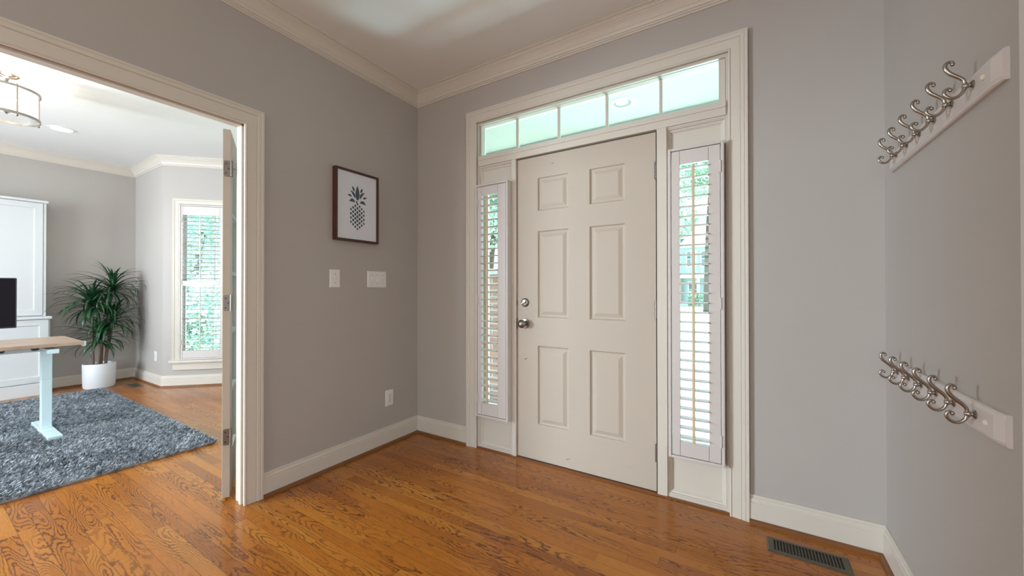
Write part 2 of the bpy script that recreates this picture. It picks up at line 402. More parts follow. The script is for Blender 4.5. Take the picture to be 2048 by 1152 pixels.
# (paths run with the room on their left hand)
hall_loop = [(XR, 1.288), (XR, YW), (XL, YW), (XL, BK)]
hsweep('trim_1', hall_loop, CROWN, ZC, M['trim'])
office_loop = [(XO, -2.47), (XO, YC), (-2.79, YC), B2, B1, B0, (XA, YC), (XA, -2.48)]
hsweep('trim_2', office_loop, CROWN, ZC, M['trim'])
CL0, CR0 = -1.789, -.005              # entry casing outer edges
for nm, pa in (('front', [(CL0, YW), (XL, YW), (XL, 1.089)]), ('right', [(XR + .12, 1.288), (XR, 1.288), (XR, YW), (CR0, YW)]),
               ('office', [(XO, 1.115), (XO, YC), (-2.79, YC), B2, B1, B0, (XA, YC), (XA, .95)])):
    hsweep('baseboard_' + nm, pa, BASE, 0, M['trim'])
    hsweep('trim_' + {'front': '3', 'right': '4', 'office': '5'}[nm], pa, SHOE, 0, M['shoe'])

# casings: profile a = away from the opening, b = out of the wall
def casing_prof(wd, t=.021):
    return [(0, 0), (0, t * .55), (.006, t * .72), (.012, t * .55), (.018, t * .60), (wd * .60, t * .78), (wd * .64, t * .68), (wd * .68, t * .92), (wd * .80, t * 1.0), (wd * .86, t * .92), (wd * .9, t * 1.05), (wd, t * 1.05), (wd, 0)]
bm = BM(); a0, a1, az = -1.703, -.090, 2.378
sweep(bm, [(a1, YW, 0), (a1, YW, az), (a0, YW, az), (a0, YW, 0)], [(-a, b) for a, b in casing_prof(.0855)], (0, -1, 0))
struct('trim_6', bm, M['trim'], smooth=25)
bm = BM(); oz = 2.047
sweep(bm, [(XL, .997, 0), (XL, .997, oz), (XL, -.597, oz), (XL, -.597, 0)], [(-a, b) for a, b in casing_prof(.091)][::-1], (1, 0, 0))
struct('trim_7', bm, M['trim'], smooth=25)
# opening jamb lining and stop
bm = BM()
box(bm, XO, XL + .001, 1.002, 1.02, 0, 2.052); box(bm, XO, XL + .001, -.62, -.602, 0, 2.052); box(bm, XO, XL + .001, -.62, 1.02, 2.052, OZ)
box(bm, -2.352, -2.328, .992, 1.003, 0, 2.05); box(bm, -2.352, -2.328, -.603, -.592, 0, 2.05); box(bm, -2.352, -2.328, -.6, 1.0, 2.040, 2.053)
struct('trim_8', bm, M['trim'])
bm = BM()
sweep(bm, [(XO, 1.024, 0), (XO, 1.024, 2.07), (XO, -.624, 2.07), (XO, -.624, 0)], [(a, b) for a, b in casing_prof(.085)], (-1, 0, 0))
struct('trim_9', bm, M['trim'], smooth=25)

# ------------------------------------------------------------------ front entry unit
fy = 2.272
DL, DR = -1.368, -.452
bm = BM()
box(bm, DX0 + .001, -1.692, fy, 2.36, 0, 2.40)            # side jambs
box(bm, -.102, DX1 - .001, fy, 2.36, 0, 2.40)
box(bm, -1.692, -.102, fy, 2.36, 2.362, 2.405)         # head
box(bm, -1.692, -.102, 2.264, 2.345, 2.058, 2.131)       # transom bar
box(bm, -1.692, -.102, 2.258, 2.275, 2.098, 2.112)
box(bm, -1.405, DL - .004, 2.268, 2.40, 0, 2.06)        # posts
box(bm, DR + .009, -.391, 2.268, 2.40, 0, 2.06)
# door stops
box(bm, DL - .006, DL + .012, 2.335, 2.40, 0, 2.06); box(bm, DR - .012, DR + .008, 2.335, 2.40, 0, 2.06); box(bm, DL, DR, 2.335, 2.40, 2.052, 2.06)
# sidelight wood panels above and below the glass, with a moulding
for u0, u1 in ((-1.692, -1.405), (-.391, -.102)):
    box(bm, u0, u1, 2.30, 2.36, 0, .30); box(bm, u0, u1, 2.30, 2.36, 1.90, 2.06)
    box(bm, u0, u0 + .03, 2.30, 2.36, .3, 1.9); box(bm, u1 - .03, u1, 2.30, 2.36, .3, 1.9)
    um_ = (u0 + u1) / 2; zb_, zt_ = .022, 2.050
    box(bm, u0, u1, 2.276, 2.302, 0, zb_); box(bm, u0, u1, 2.276, 2.302, zt_, 2.058)
    sweep(bm, [(um_, 2.301, zb_), (u0, 2.301, zb_), (u0, 2.301, zt_), (u1, 2.301, zt_), (u1, 2.301, zb_), (um_, 2.301, zb_)],
          [(0, 0), (0, .023), (-.004, .025), (-.008, .022), (-.010, .014), (-.016, .012), (-.021, .006), (-.024, .004), (-.024, 0)], (0, -1, 0))
tr = struct('trim_10', bm, M['trim'])

# threshold
struct('trim_11', boxes([(-1.70, -.09, 2.262, 2.46, 0, .008)]), M['shoe'])

# transom window
win = thing('window_3', None, None, kind='structure')
bm = BM()
gx0, gx1, gz0, gz1 = -1.680, -.135, 2.134, 2.360
for (a, b, c, d) in ((-1.69, gx0, gz0 - .004, 2.365), (gx1, -.104, gz0 - .004, 2.365), (-1.69, -.104, gz1, 2.366), (-1.69, -.104, gz0 - .006, gz0)):
    box(bm, a, b, 2.29, 2.345, c, d)
obj('transom_frame', bm, M['trim'], win, bev=.002)
for mx_ in (-1.392, -1.072, -.747, -.431):
    obj('muntin', boxes([(mx_ - .008, mx_ + .008, 2.318, 2.342, gz0, gz1)]), M['trim'], win, bev=.003)
obj('glass', boxes([(gx0 - .003, gx1 + .003, 2.330, 2.334, gz0 - .003, gz1 + .003)]), M['tglass'], win)

# sidelight windows
for nm, u0, u1 in (('window_1', -1.662, -1.448), ('window_2', -.361, -.132)):
    win = thing(nm, None, None, kind='structure')
    bm = BM()
    for b in ((u0, u0 + .012, .30, 1.90), (u1 - .012, u1, .30, 1.90), (u0, u1, .30, .315), (u0, u1, 1.885, 1.90)): box(bm, b[0], b[1], 2.31, 2.35, b[2], b[3])
    obj('window_frame', bm, M['trim'], win)
    obj('glass', boxes([(u0, u1, 2.328, 2.332, .30, 1.90)]), M['glass'], win)

# front door
dt = thing('door_1', None, None, kind='structure')
dy0 = 2.285
bm = BM()
us = [DL, -1.212, -.985, -.848, -.624, DR]
zs = [.012, .248, .780, .966, 1.550, 1.682, 1.908, 2.050]
P_ = {(i, j) for i in (1, 3) for j in (1, 3, 5)}
rg = [(.003, .001), (.008, .010), (.015, .0125), (.021, .0125), (.042, .0035), (.046, .003)]
panel_face(bm, us, zs, P_, rg, lambda u, v, d: Vector((u, dy0 + d, v)))
ed = 2.328
box(bm, DL, DR, ed - .001, ed, .012, 2.05)
for (a, b) in (((DL, .012), (DR, .012)), ((DR, .012), (DR, 2.05)), ((DR, 2.05), (DL, 2.05)), ((DL, 2.05), (DL, .012))):
    bm.faces.new([bm.verts.new(p) for p in ((a[0], dy0, a[1]), (b[0], dy0, b[1]), (b[0], ed, b[1]), (a[0], ed, a[1]))])
obj('door_slab', bm, M['door'], dt)
for z in (1.83, 1.039, .231):
    bm = BM(); x = DR + .002
    for k in range(5): cyl(bm, (x, 2.278, z - .048 + k * .0195), (0, 0, 1), .0078, .0182, 14)
    cyl(bm, (x, 2.278, z - .052), (0, 0, 1), .004, .104, 10)
    box(bm, x - .0035, x + .0015, 2.284, 2.31, z - .045, z + .045)
    obj('hinge', bm, M['hinge'], dt, smooth=30)
kx = -1.307
kn = BM(); mt = axis_mtx((kx, dy0, .924), (0, -1, 0))
lathe(kn, [(.0335, 0), (.034, .003), (.031, .007), (.016, .009), (.0125, .013), (.012, .028), (.017, .033), (.0255, .039), (.0285, .047), (.0275, .056), (.021, .063), (.010, .066), (.009, .0655), (.0085, .0655)], 32, mt)
k_o = obj('door_knob', kn, M['nickel_dark'], dt, smooth=35)
lk = BM(); lathe(lk, [(.0105, .0655), (.0105, .068), (.009, .069)], 20, mt); box(lk, kx - .0015, kx + .0015, dy0 - .071, dy0 - .068, .919, .929)
obj('lock_button', lk, M['nickel'], k_o, smooth=35)
kn = BM(); mt = axis_mtx((kx, dy0, 1.067), (0, -1, 0))
lathe(kn, [(.029, 0), (.0295, .006), (.027, .010), (.022, .0125), (.009, .013), (.008, .018)], 30, mt)
d_o = obj('deadbolt', kn, M['nickel_dark'], dt, smooth=35)
bm = BM(); box(bm, -.019, .019, -.0045, .0045, .018, .029); bm.transform(axis_mtx((kx, dy0, 1.067), (0, -1, 0)) @ Matrix.Rotation(R(28), 4, 'Z'))
obj('thumb_turn', bm, M['nickel'], d_o, bev=.003)
kn = BM(); lathe(kn, [(.0085, 0), (.0085, .002), (.006, .003)], 20, axis_mtx((-1.304, dy0, .687), (0, -1, 0)))
obj('strike_plug', kn, M['hinge'], dt, smooth=35)
obj('latch_plate', boxes([(DL - .0035, DL + .001, 2.279, 2.31, .885, .96)]), M['nickel_dark'], dt)
obj('latch_plate', boxes([(DL - .0035, DL + .001, 2.281, 2.31, 1.05, 1.085)]), M['nickel_dark'], dt)
obj('weather_strip', boxes([(DL - .0038, DL + .0, 2.300, 2.334, .012, 2.056), (DR, DR + .0088, 2.300, 2.334, .012, 2.056), (DL, DR, 2.300, 2.334, 2.0505, 2.0575), (DL, DR, 2.29, 2.33, .008, .0118)]), M['ds'], dt)
# scuff marks on the slab
bm = BM()
for (x, z, l, a) in ((-1.10, 1.985, .014, .1), (-.985, .072, .02, .6), (-.60, .115, .01, 1.2), (-1.0, .068, .012, .3)):
    c_, s_ = math.cos(a) * l, math.sin(a) * l
    bm.faces.new([bm.verts.new(p) for p in ((x - c_, dy0 - .0006, z - s_), (x, dy0 - .0006, z + .0015), (x + c_, dy0 - .0006, z + s_), (x, dy0 - .0006, z - .0015))])
obj('scuff', bm, M['hole'], dt)

# ------------------------------------------------------------------ plantation shutters
def shutter(label, loc, rotz, W, H, op, depth, hinge_side, tilt, pitch=.0506, rods=1, mids=(), group=None, nopen=1):
    """local: x along, -y into the room, z up from bottom; op=(u0,u1,z0,z1) louvre opening"""
    t = thing('plantation_shutter', label, 'shutter', loc, rotz, group)
    fw = .015
    bm = BM()
    for b in ((0, fw, -depth, 0, 0, H), (W - fw, W, -depth, 0, 0, H), (fw, W - fw, -depth, 0, 0, fw), (fw, W - fw, -depth, 0, H - fw, H)): box(bm, *b)
    obj('shutter_frame', bm, M['shutter'], t, bev=.003)
    g = .003; yf = -depth + .004; th = .026; yc = yf + th * .5
    ops = op if isinstance(op, list) else [(fw + g, W - fw - g) + op]
    for p0, p1, u0, u1, z0, z1 in ops:
        for a, b in ((p0, u0), (u1, p1)):
            obj('stile', boxes([(a, b, yf, yf + th, fw + g, H - fw - g)]), M['shutter'], t, bev=.0015)
        obj('rail', boxes([(u0 + .0012, u1 - .0012, yf + .001, yf + th, fw + g, z0)]), M['shutter'], t, bev=.0015)
        obj('rail', boxes([(u0 + .0012, u1 - .0012, yf + .001, yf + th, z1, H - fw - g)]), M['shutter'], t, bev=.0015)
        segs = []; a = z0
        for m0, m1 in mids:
            obj('rail', boxes([(u0 + .0012, u1 - .0012, yf + .001, yf + th, m0, m1)]), M['shutter'], t, bev=.0015)
            segs.append((a, m0)); a = m1
        segs.append((a, z1))
        bm = BM()
        for s0, s1 in segs:
            n = max(1, round((s1 - s0) / pitch)); pt = (s1 - s0) / n
            for k in range(n):
                zc = s0 + (k + .5) * pt; ring = []
                for (cy, cz) in ((-.031, 0), (-.022, .0032), (0, .005), (.022, .0032), (.031, 0), (.022, -.0032), (0, -.005), (-.022, -.0032)):
                    ring.append((yc + cy * math.cos(tilt) - cz * math.sin(tilt), zc + cy * math.sin(tilt) + cz * math.cos(tilt)))
                A = [bm.verts.new((u0 + .001, y, z)) for y, z in ring]; Bv = [bm.verts.new((u1 - .001, y, z)) for y, z in ring]
                for i in range(8): bm.faces.new((A[i], A[(i + 1) % 8], Bv[(i + 1) % 8], Bv[i]))
                bm.faces.new(A[::-1]); bm.faces.new(Bv)
        obj('louvres', bm, M['shutter'], t, smooth=50)
        um = (u0 + u1) / 2
        if rods:
            for s0, s1 in segs:
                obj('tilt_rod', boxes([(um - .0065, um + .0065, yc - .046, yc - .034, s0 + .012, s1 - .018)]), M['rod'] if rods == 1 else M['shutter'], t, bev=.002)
    for z in (H * .08, H * .5, H * .92) if H < 1.7 else (H * .115, H * .50, H * .90):
        bm = BM(); hx = fw + .001 if hinge_side < 0 else W - fw - .001
        cyl(bm, (hx, -depth - .002, z - .03), (0, 0, 1), .0042, .06, 12)
        box(bm, hx - .012, hx + .012, -depth - .0005, -depth + .006, z - .028, z + .028)
        obj('shutter_hinge', bm, M['shutter'], t, smooth=30)
    return t
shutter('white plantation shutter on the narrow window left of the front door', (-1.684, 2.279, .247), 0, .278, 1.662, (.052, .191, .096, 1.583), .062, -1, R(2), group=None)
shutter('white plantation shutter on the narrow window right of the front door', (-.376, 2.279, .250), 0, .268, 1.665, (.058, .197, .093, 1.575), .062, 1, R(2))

# ------------------------------------------------------------------ office bay windows
def bay_window(nm, loc, rotz, hole, shutters):
    u0, u1, z0, z1 = hole
    t = thing(nm, None, None, loc, rotz, kind='structure')
    bm = BM(); sweep(bm, [(u0, 0, z0), (u0, 0, z1), (u1, 0, z1), (u1, 0, z0)], [(a, b) for a, b in casing_prof(.064)], (0, -1, 0))
    obj('window_casing', bm, M['trim'], t, smooth=25)
    obj('window_sill', boxes([(u0 - .085, u1 + .085, -.055, .02, z0 - .03, z0)]), M['trim'], t, bev=.006)
    bm = BM(); box(bm, u0 - .06, u1 + .06, -.020, 0, z0 - .118, z0 - .03); box(bm, u0 - .065, u1 + .065, -.026, 0, z0 - .05, z0 - .03)
    obj('window_apron', bm, M['trim'], t, bev=.003)
    bm = BM()
    for b in ((u0, u0 + .016, z0, z1), (u1 - .016, u1, z0, z1), (u0, u1, z1 - .03, z1), (u0, u1, z0, z0 + .03)): box(bm, b[0], b[1], .03, .10, b[2], b[3])
    obj('window_frame', bm, M['white'], t)
    zm = (z0 + z1) / 2; cols = max(3, round((u1 - u0) / .30))
    for k, (a, b, y) in enumerate(((z0 + .03, zm + .02, .040), (zm - .02, z1 - .03, .069))):
        bm = BM(); x0, x1 = u0 + .016, u1 - .016
        for q in ((x0, x0 + .022, a, b), (x1 - .022, x1, a, b), (x0, x1, a, a + .04), (x0, x1, b - .04, b)): box(bm, q[0], q[1], y, y + .028, q[2], q[3])
        for i in range(1, cols):
            x = x0 + .04 + (x1 - x0 - .08) * i / cols; box(bm, x - .009, x + .009, y + .004, y + .024, a, b)
        zc = (a + b) / 2; box(bm, x0, x1, y + .004, y + .024, zc - .009, zc + .009)
        s_ = obj('sash', bm, M['white'], t)
        obj('glass', boxes([(x0 + .02, x1 - .02, y + .012, y + .016, a + .03, b - .03)]), M['glass'], s_)
    return t
H1 = (.17, 1.10, .318, 2.185)
bay_window('window_4', (B0[0], B0[1], 0), R(45), H1, 1)
bay_window('window_5', (B1[0], B1[1], 0), 0, (.17, FL - .17, .33, 2.19), 0)
bay_window('window_6', (B2[0], B2[1], 0), R(-45), (.17, 1.10, .33, 2.19), 0)
c45 = math.cos(R(45))
shutter('wide white plantation shutter on the office window behind the potted plant', (B0[0] + .171 * c45, B0[1] + .171 * c45, .321), R(45), .926, 1.860,
        [(.018, .460, .036, .425, .108, 1.735), (.463, .908, .498, .890, .108, 1.735)], .018, -1, R(-4), rods=2, mids=((.885, .946),))

# ------------------------------------------------------------------ open glazed office door
fd = thing('door_2', None, None, (-2.437, .985, 0), math.atan2(math.sin(R(27.5)), -math.cos(R(27.5))), kind='structure')
# local: +x along the leaf away from the hinge, +y is toward the camera side of the leaf
LW, LT, z0, z1 = .765, .035, .016, 2.040
bm = BM(); st = .105
for b in ((0, st, z0, z1), (LW - st, LW, z0, z1), (st, LW - st, z0, z0 + .23), (st, LW - st, z1 - .12, z1)): box(bm, b[0], b[1], 0, LT, b[2], b[3])
obj('door_frame', bm, M['door'], fd, bev=.002)
ga, gb = z0 + .23, z1 - .12
bm = BM()
for i in range(1, 5):
    z = ga + (gb - ga) * i / 5; box(bm, st, LW - st, -.001, LT + .001, z - .011, z + .011)
x = LW / 2; box(bm, x - .011, x + .011, 0, LT, ga, gb)
obj('muntins', bm, M['door'], fd, bev=.003)
obj('glass', boxes([(st, LW - st, LT / 2 - .002, LT / 2 + .002, ga, gb)]), M['glass'], fd)
for z in (1.822, 1.082, .347):
    bm = BM()
    # rounded leaf plate on the hinge edge
    hw = .044; pts = []
    for (cx, cz, a0) in ((.006, hw - .008, 0), (.006, -hw + .008, -90)): pass
    pl = []
    for k in range(7): a = R(90 * k / 6); pl.append((.021 + .009 * math.sin(a), hw - .009 + .009 * math.cos(a)))
    for k in range(7): a = R(90 + 90 * k / 6); pl.append((.021 + .009 * math.sin(a), -hw + .009 + .009 * math.cos(a)))
    pl += [(-.004, -hw), (-.004, hw)]
    A = [bm.verts.new((-.0022, y, z + q)) for y, q in pl]; Bv = [bm.verts.new((.0005, y, z + q)) for y, q in pl]
    bm.faces.new(A); bm.faces.new(Bv[::-1])
    for i in range(len(pl)): bm.faces.new((A[i], A[(i + 1) % len(pl)], Bv[(i + 1) % len(pl)], Bv[i]))
    for k in range(5): cyl(bm, (-.008, -.006, z - .044 + k * .0178), (0, 0, 1), .0062, .0166, 14)
    box(bm, -.020, -.008, -.0075, -.0045, z - .044, z + .044)
    h = obj('hinge', bm, M['nickel_dark'], fd, smooth=30)
    for q, y in ((.026, .020), (-.026, .020), (0, .008)):
        bm = BM(); cyl(bm, (-.0022, y, z + q), (-1, 0, 0), .0034, .0008, 12); obj('screw', bm, M['hole'], h)

# ------------------------------------------------------------------ wall art, switches and outlets
pf = thing('picture_frame', 'dark wood framed pineapple print on the wall beside the entry corner', 'picture', (XL, 1.680, 1.722))
fw_, fh_, fd_ = .338, .478, .038
bm = BM()
for b in ((-fw_ / 2, fw_ / 2, fh_ / 2 - .014, fh_ / 2), (-fw_ / 2, fw_ / 2, -fh_ / 2, -fh_ / 2 + .014), (-fw_ / 2, -fw_ / 2 + .014, -fh_ / 2 + .014, fh_ / 2 - .014), (fw_ / 2 - .014, fw_ / 2, -fh_ / 2 + .014, fh_ / 2 - .014)):
    box(bm, 0, fd_, b[0], b[1], b[2], b[3])
obj('frame', bm, M['frame'], pf, bev=.0015)
obj('print_panel', boxes([(.004, .026, -fw_ / 2 + .013, fw_ / 2 - .013, -fh_ / 2 + .013, fh_ / 2 - .013)]), M['canvas'], pf)
bm = BM(); XF = .0265
def poly(pts):
    pts = [(y * .98, z - .004) for y, z in pts]
    bm.faces.new([bm.verts.new((XF, y, z)) for y, z in pts])
def leafshape(bx, bz, tx, tz, wd, bend=0):
    d = Vector((tx - bx, tz - bz)); L = d.length; d /= L; n = Vector((-d.y, d.x)); Lp = []; Rp = []
    for k in range(9):
        t = k / 8; ww = wd * math.sin(math.pi * t ** .8) ** .9 if 0 < t < 1 else 0
        c = Vector((bx, bz)) + d * L * t + n * bend * math.sin(math.pi * t)
        Lp.append(c + n * ww); Rp.append(c - n * ww)
    pts = Lp + Rp[1:-1][::-1]; poly([(p.x, p.y) for p in pts])
leafshape(0, .045, 0, .150, .0165)
leafshape(-.018, .060, -.058, .108, .009, -.008); leafshape(.018, .060, .060, .112, .009, .008)
leafshape(-.006, .028, -.006 - .001, .045, .006)
leafshape(-.023, .104, -.043, .140, .008); leafshape(.026, .104, .040, .138, .008)
leafshape(-.045, .066, -.079, .074, .007, -.004); leafshape(.045, .066, .079, .078, .007, .004)
leafshape(-.018, .036, -.066, .032, .011, -.010); leafshape(.018, .036, .070, .026, .011, .010)
cz, ry, rz = -.062, .068, .094
s_ = .0196
for i in range(-9, 10):
    for j in range(-9, 10):
        y = (i - j) * .0172; z = cz + (i + j) * .0142
        # bulge the lattice toward the rim
        q = (y / ry) ** 2 + ((z - cz) / rz) ** 2
        if q > .96: continue
        k = math.sqrt(max(0, 1 - q * .80)); hx_, hz_ = .0112 * (.35 + .65 * k), .0124 * (.50 + .50 * k)
        poly([(y - hx_, z), (y, z - hz_), (y + hx_, z), (y, z + hz_)])
obj('pineapple_print', bm, M['slate'], pf)

def plate(bm, w_, h_, t=.006):
    # bevelled plate, local: x out of the wall, y across, z up
    rings = [(0, 0), (.0035, 0), (t, .004), (t, .0045)]
    prev = None
    for x, i in rings:
        cur = [bm.verts.new((x, sy * (w_ / 2 - i), sz * (h_ / 2 - i))) for sy, sz in ((-1, -1), (1, -1), (1, 1), (-1, 1))]
        if prev:
            for k in range(4): bm.faces.new((prev[k], prev[(k + 1) % 4], cur[(k + 1) % 4], cur[k]))
        prev = cur
    bm.faces.new(prev)
def wall_switch(label, loc, gangs, group=None):
    t = thing('light_switch', label, 'light switch', loc, 0, group)
    w_ = .072 + .046 * (gangs - 1)
    bm = BM(); plate(bm, w_, .117); obj('cover_plate', bm, M['plastic'], t)
    for g in range(gangs):
        y = (g - (gangs - 1) / 2) * .046
        bm = BM(); box(bm, .005, .0075, y - .0055, y + .0055, -.012, .012)
        bm2 = Matrix.Translation((.006, y, 0)) @ Matrix.Rotation(R(-24 if g != 1 else 24), 4, 'Y')
        vs0 = box(bm, 0, .014, -.0035, .0035, -.0045, .0045)
        for v in vs0: v.co = bm2 @ v.co
        obj('toggle', bm, M['plastic'], t, bev=.0008)
        for z in (-.030, .030):
            bm = BM(); cyl(bm, (.0058, y, z), (1, 0, 0), .003, .0012, 12); obj('screw', bm, M['hinge'], t, smooth=40)
    return t
wall_switch('single white light switch below the pineapple picture', (XL, 1.528, 1.229), 1)
wall_switch('triple white light switch plate near the wall corner', (XL, 1.862, 1.230), 3)
def outlet(label, loc, rotz):
    t = thing('wall_outlet', label, 'outlet', loc, rotz)
    bm = BM(); plate(bm, .072, .117); obj('cover_plate', bm, M['plastic'], t)
    for z in (-.0195, .0195):
        bm = BM()
        lathe(bm, [(.0165, 0), (.0165, .0015), (.0155, .002)], 24, axis_mtx((.0055, 0, z), (1, 0, 0)))
        s = obj('socket', bm, M['plastic'], t, smooth=40)
        bm = BM()
        box(bm, .0072, .0079, -.0078, -.0052, z - .001, z + .0075); box(bm, .0072, .0079, .0052, .0078, z - .001, z + .0075)
        cyl(bm, (.0072, 0, z - .0085), (1, 0, 0), .003, .0007, 12)
        obj('slot', bm, M['hole'], s)
    bm = BM(); cyl(bm, (.0058, 0, 0), (1, 0, 0), .003, .0012, 12); obj('screw', bm, M['hinge'], t)
    return t
outlet('white duplex outlet low on the wall under the switches', (XL, 1.976, .344), 0)
outlet('small white outlet on the office wall right of the potted plant', (-6.15, YC, .352), R(-90))

# ------------------------------------------------------------------ coat hook rails
def rail(label, z):
    t = thing('coat_rack', label, 'coat rack', (XR, 0, z))
    ya, yb = 1.322, 2.138
    prof = [(0, -.037), (.010, -.037), (.0145, -.034), (.0165, -.029), (.0185, -.0265), (.0185, .0265), (.0165, .029), (.0145, .034), (.010, .037), (0, .037)]
    bm = BM()
    # moulded board with eased ends
    secs = []
    for y, s_in, xo in ((ya, .0, .62), (ya + .006, .0, .80), (ya + .028, .0, .92), (ya + .031, 0, 1), (yb - .031, 0, 1), (yb - .028, 0, .92), (yb - .006, 0, .8), (yb, 0, .62)):
        secs.append([bm.verts.new((-x * xo, y, zz)) for x, zz in prof])
    for a, b in zip(secs, secs[1:]):
        for k in range(len(prof)): bm.faces.new((a[k], a[(k + 1) % len(prof)], b[(k + 1) % len(prof)], b[k]))
    bm.faces.new(secs[0]); bm.faces.new(secs[-1][::-1])
    obj('board', bm, M['shutter'], t, smooth=25)
    for y in (1.385, 2.085):
        bm = BM(); lathe(bm, [(.007, 0), (.007, .003), (.005, .005), (.001, .006)], 16, axis_mtx((-.0180, y, 0), (-1, 0, 0)))
        obj('screw_plug', bm, M['plug'], t, smooth=40)
    def hook():
        bm = BM()
        up = catmull([(-.033, 0, -.003), (-.0335, 0, .012), (-.040, 0, .022), (-.050, 0, .031), (-.0600, 0, .041), (-.0665, 0, .053), (-.0665, 0, .064), (-.0610, 0, .0695), (-.0545, 0, .0675), (-.0535, 0, .0625)], 6)
        tube(bm, up, lambda s: .0034 + .0016 * math.sin(math.pi * min(1, s * 1.25)) if s < .8 else .0034, 12)
        lo = catmull([(-.033, 0, .004), (-.034, 0, -.009), (-.040, 0, -.0195), (-.050, 0, -.0255), (-.061, 0, -.0225), (-.0690, 0, -.0125), (-.0680, 0, -.0030), (-.0620, 0, .0005), (-.0570, 0, -.0035)], 6)
        tube(bm, lo, lambda s: .0042 - .0006 * s, 12)
        for p in ((-.0538, 0, .0620), (-.0580, 0, -.0035)):
            lathe(bm, [(.0002, -.0052), (.0035, -.0038), (.0048, 0), (.0035, .0038), (.0002, .0052)], 12, Matrix.Translation(p), cap=False)
        return bm
    hk = bs = None
    for k in range(6):
        y = 1.436 + .1185 * k
        if hk is None:
            h = obj('coat_hook', hook(), M['nickel'], t, smooth=60); h.location = (0, y, .006); hk = h
            bm = BM(); lathe(bm, [(.0115, 0), (.012, .002), (.0095, .004), (.006, .006), (.0055, .009), (.0085, .011), (.0085, .013), (.006, .015), (.005, .019)], 20, axis_mtx((-.0183, 0, 0), (-1, 0, 0)))
            b_ = obj('rosette', bm, M['nickel'], h, smooth=40)
        else:
            c = hk.copy(); C.objects.link(c); c.parent = t; c.location = (0, y, .006)
            for ch in list(hk.children):
                d = ch.copy(); C.objects.link(d); d.parent = c
    return t
rail('upper white coat rail with six scroll hooks on the right wall', 1.664)
rail('lower white coat rail with six scroll hooks on the right wall', .832)

# ------------------------------------------------------------------ floor registers
def register(label, loc, w_, d_, nslot, rotz=0):
    t = thing('floor_register', label, 'floor vent', loc, rotz)
    bm = BM(); x0, x1, y0, y1 = .024, w_ - .024, .018, d_ - .018
    P0 = [(0, 0), (w_, 0), (w_, d_), (0, d_)]; P1 = [(.006, .006), (w_ - .006, .006), (w_ - .006, d_ - .006), (.006, d_ - .006)]; P2 = [(x0, y0), (x1, y0), (x1, y1), (x0, y1)]
    A = [bm.verts.new((x, y, .0005)) for x, y in P0]; B_ = [bm.verts.new((x, y, .005)) for x, y in P1]; D = [bm.verts.new((x, y, .005)) for x, y in P2]; E_ = [bm.verts.new((x, y, .001)) for x, y in P2]
    for U, V_ in ((A, B_), (B_, D), (D, E_)):
        for i in range(4): bm.faces.new((U[i], U[(i + 1) % 4], V_[(i + 1) % 4], V_[i]))
    obj('frame', bm, M['register'], t)
    obj('duct', boxes([(x0, x1, y0, y1, .0004, .0010)]), M['hole'], t)
    bm = BM(); p = (x1 - x0) / nslot
    for k in range(nslot + 1):
        x = x0 + k * p; box(bm, max(x0, x - p * .17), min(x1, x + p * .17), y0, y1, .0012, .0045)
    obj('grille', bm, M['register'], t)
    return t
register('bronze slotted floor register below the right baseboard', (.063, 2.042, 0), .292, .118, 21)
register('small bronze floor register near the office bay corner', (-6.47, 1.50, 0), .27, .11, 18)

# ------------------------------------------------------------------ office rug
def make_rug():
    rng = np.random.default_rng(3)
    x0, x1, y0, y1 = -6.40, -3.425, -1.1, 1.305
    bm = boxes([(x0 + .012, x1 - .012, y0 + .012, y1 - .012, .001, .012)])
    base = obj('shag_rug', bm, M['rug'])
    n = 90000
    # more tufts on the half nearer the viewer
    px = rng.uniform(x0, x1, n); py = y0 + (y1 - y0) * rng.uniform(0, 1, n) ** .7
    ok = np.ones(n, bool)
    for yy in (.667, -.56): ok &= ~((px > -5.19) & (px < -4.50) & (np.abs(py - yy) < .052))
    px = px[ok]; py = py[ok]; n = len(px)
    h = rng.uniform(.016, .030, n); wd = rng.uniform(.0025, .0045, n)
    a = rng.uniform(0, 2 * np.pi, n); lean = rng.uniform(.006, .028, n); la = rng.normal(.6, 1.1, n)
    edge = np.minimum.reduce([px - x0, x1 - px, py - y0, y1 - py]); h *= np.clip(.55 + edge / .03 * .45, .55, 1)
    ca, sa = np.cos(a) * wd, np.sin(a) * wd; lx, ly = np.cos(la) * lean, np.sin(la) * lean
    V = np.zeros((n, 5, 3)); z0 = .010
    V[:, 0] = np.stack([px - ca, py - sa, np.full(n, z0)], 1); V[:, 1] = np.stack([px + ca, py + sa, np.full(n, z0)], 1)
    mx = px + lx * .35; my = py + ly * .35
    V[:, 2] = np.stack([mx + ca * 1.2, my + sa * 1.2, z0 + h * .6], 1); V[:, 3] = np.stack([mx - ca * 1.2, my - sa * 1.2, z0 + h * .6], 1)
    V[:, 4] = np.stack([px + lx, py + ly, z0 + h * .92], 1)
    vb = V.reshape(-1, 3); i = np.arange(n)[:, None] * 5
    quads = i + np.array([[0, 1, 2, 3]]); tris = i + np.array([[3, 2, 4]])
    me = bpy.data.meshes.new('pile')
    me.vertices.add(n * 5); me.vertices.foreach_set('co', vb.ravel())
    li = np.concatenate([quads.ravel(), tris.ravel()]); me.loops.add(len(li)); me.loops.foreach_set('vertex_index', li)
    me.polygons.add(2 * n); me.polygons.foreach_set('loop_start', np.concatenate([np.arange(n) * 4, n * 4 + np.arange(n) * 3]))
    me.polygons.foreach_set('loop_total', np.concatenate([np.full(n, 4), np.full(n, 3)])); me.update(calc_edges=True); me.validate()
    me.materials.append(M['rug'])
    o = bpy.data.objects.new('shag_pile', me); C.objects.link(o); o.parent = base; o['kind'] = 'stuff'
    tag(base, 'grey-blue shaggy area rug on the office floor under the desk', 'rug')
make_rug()

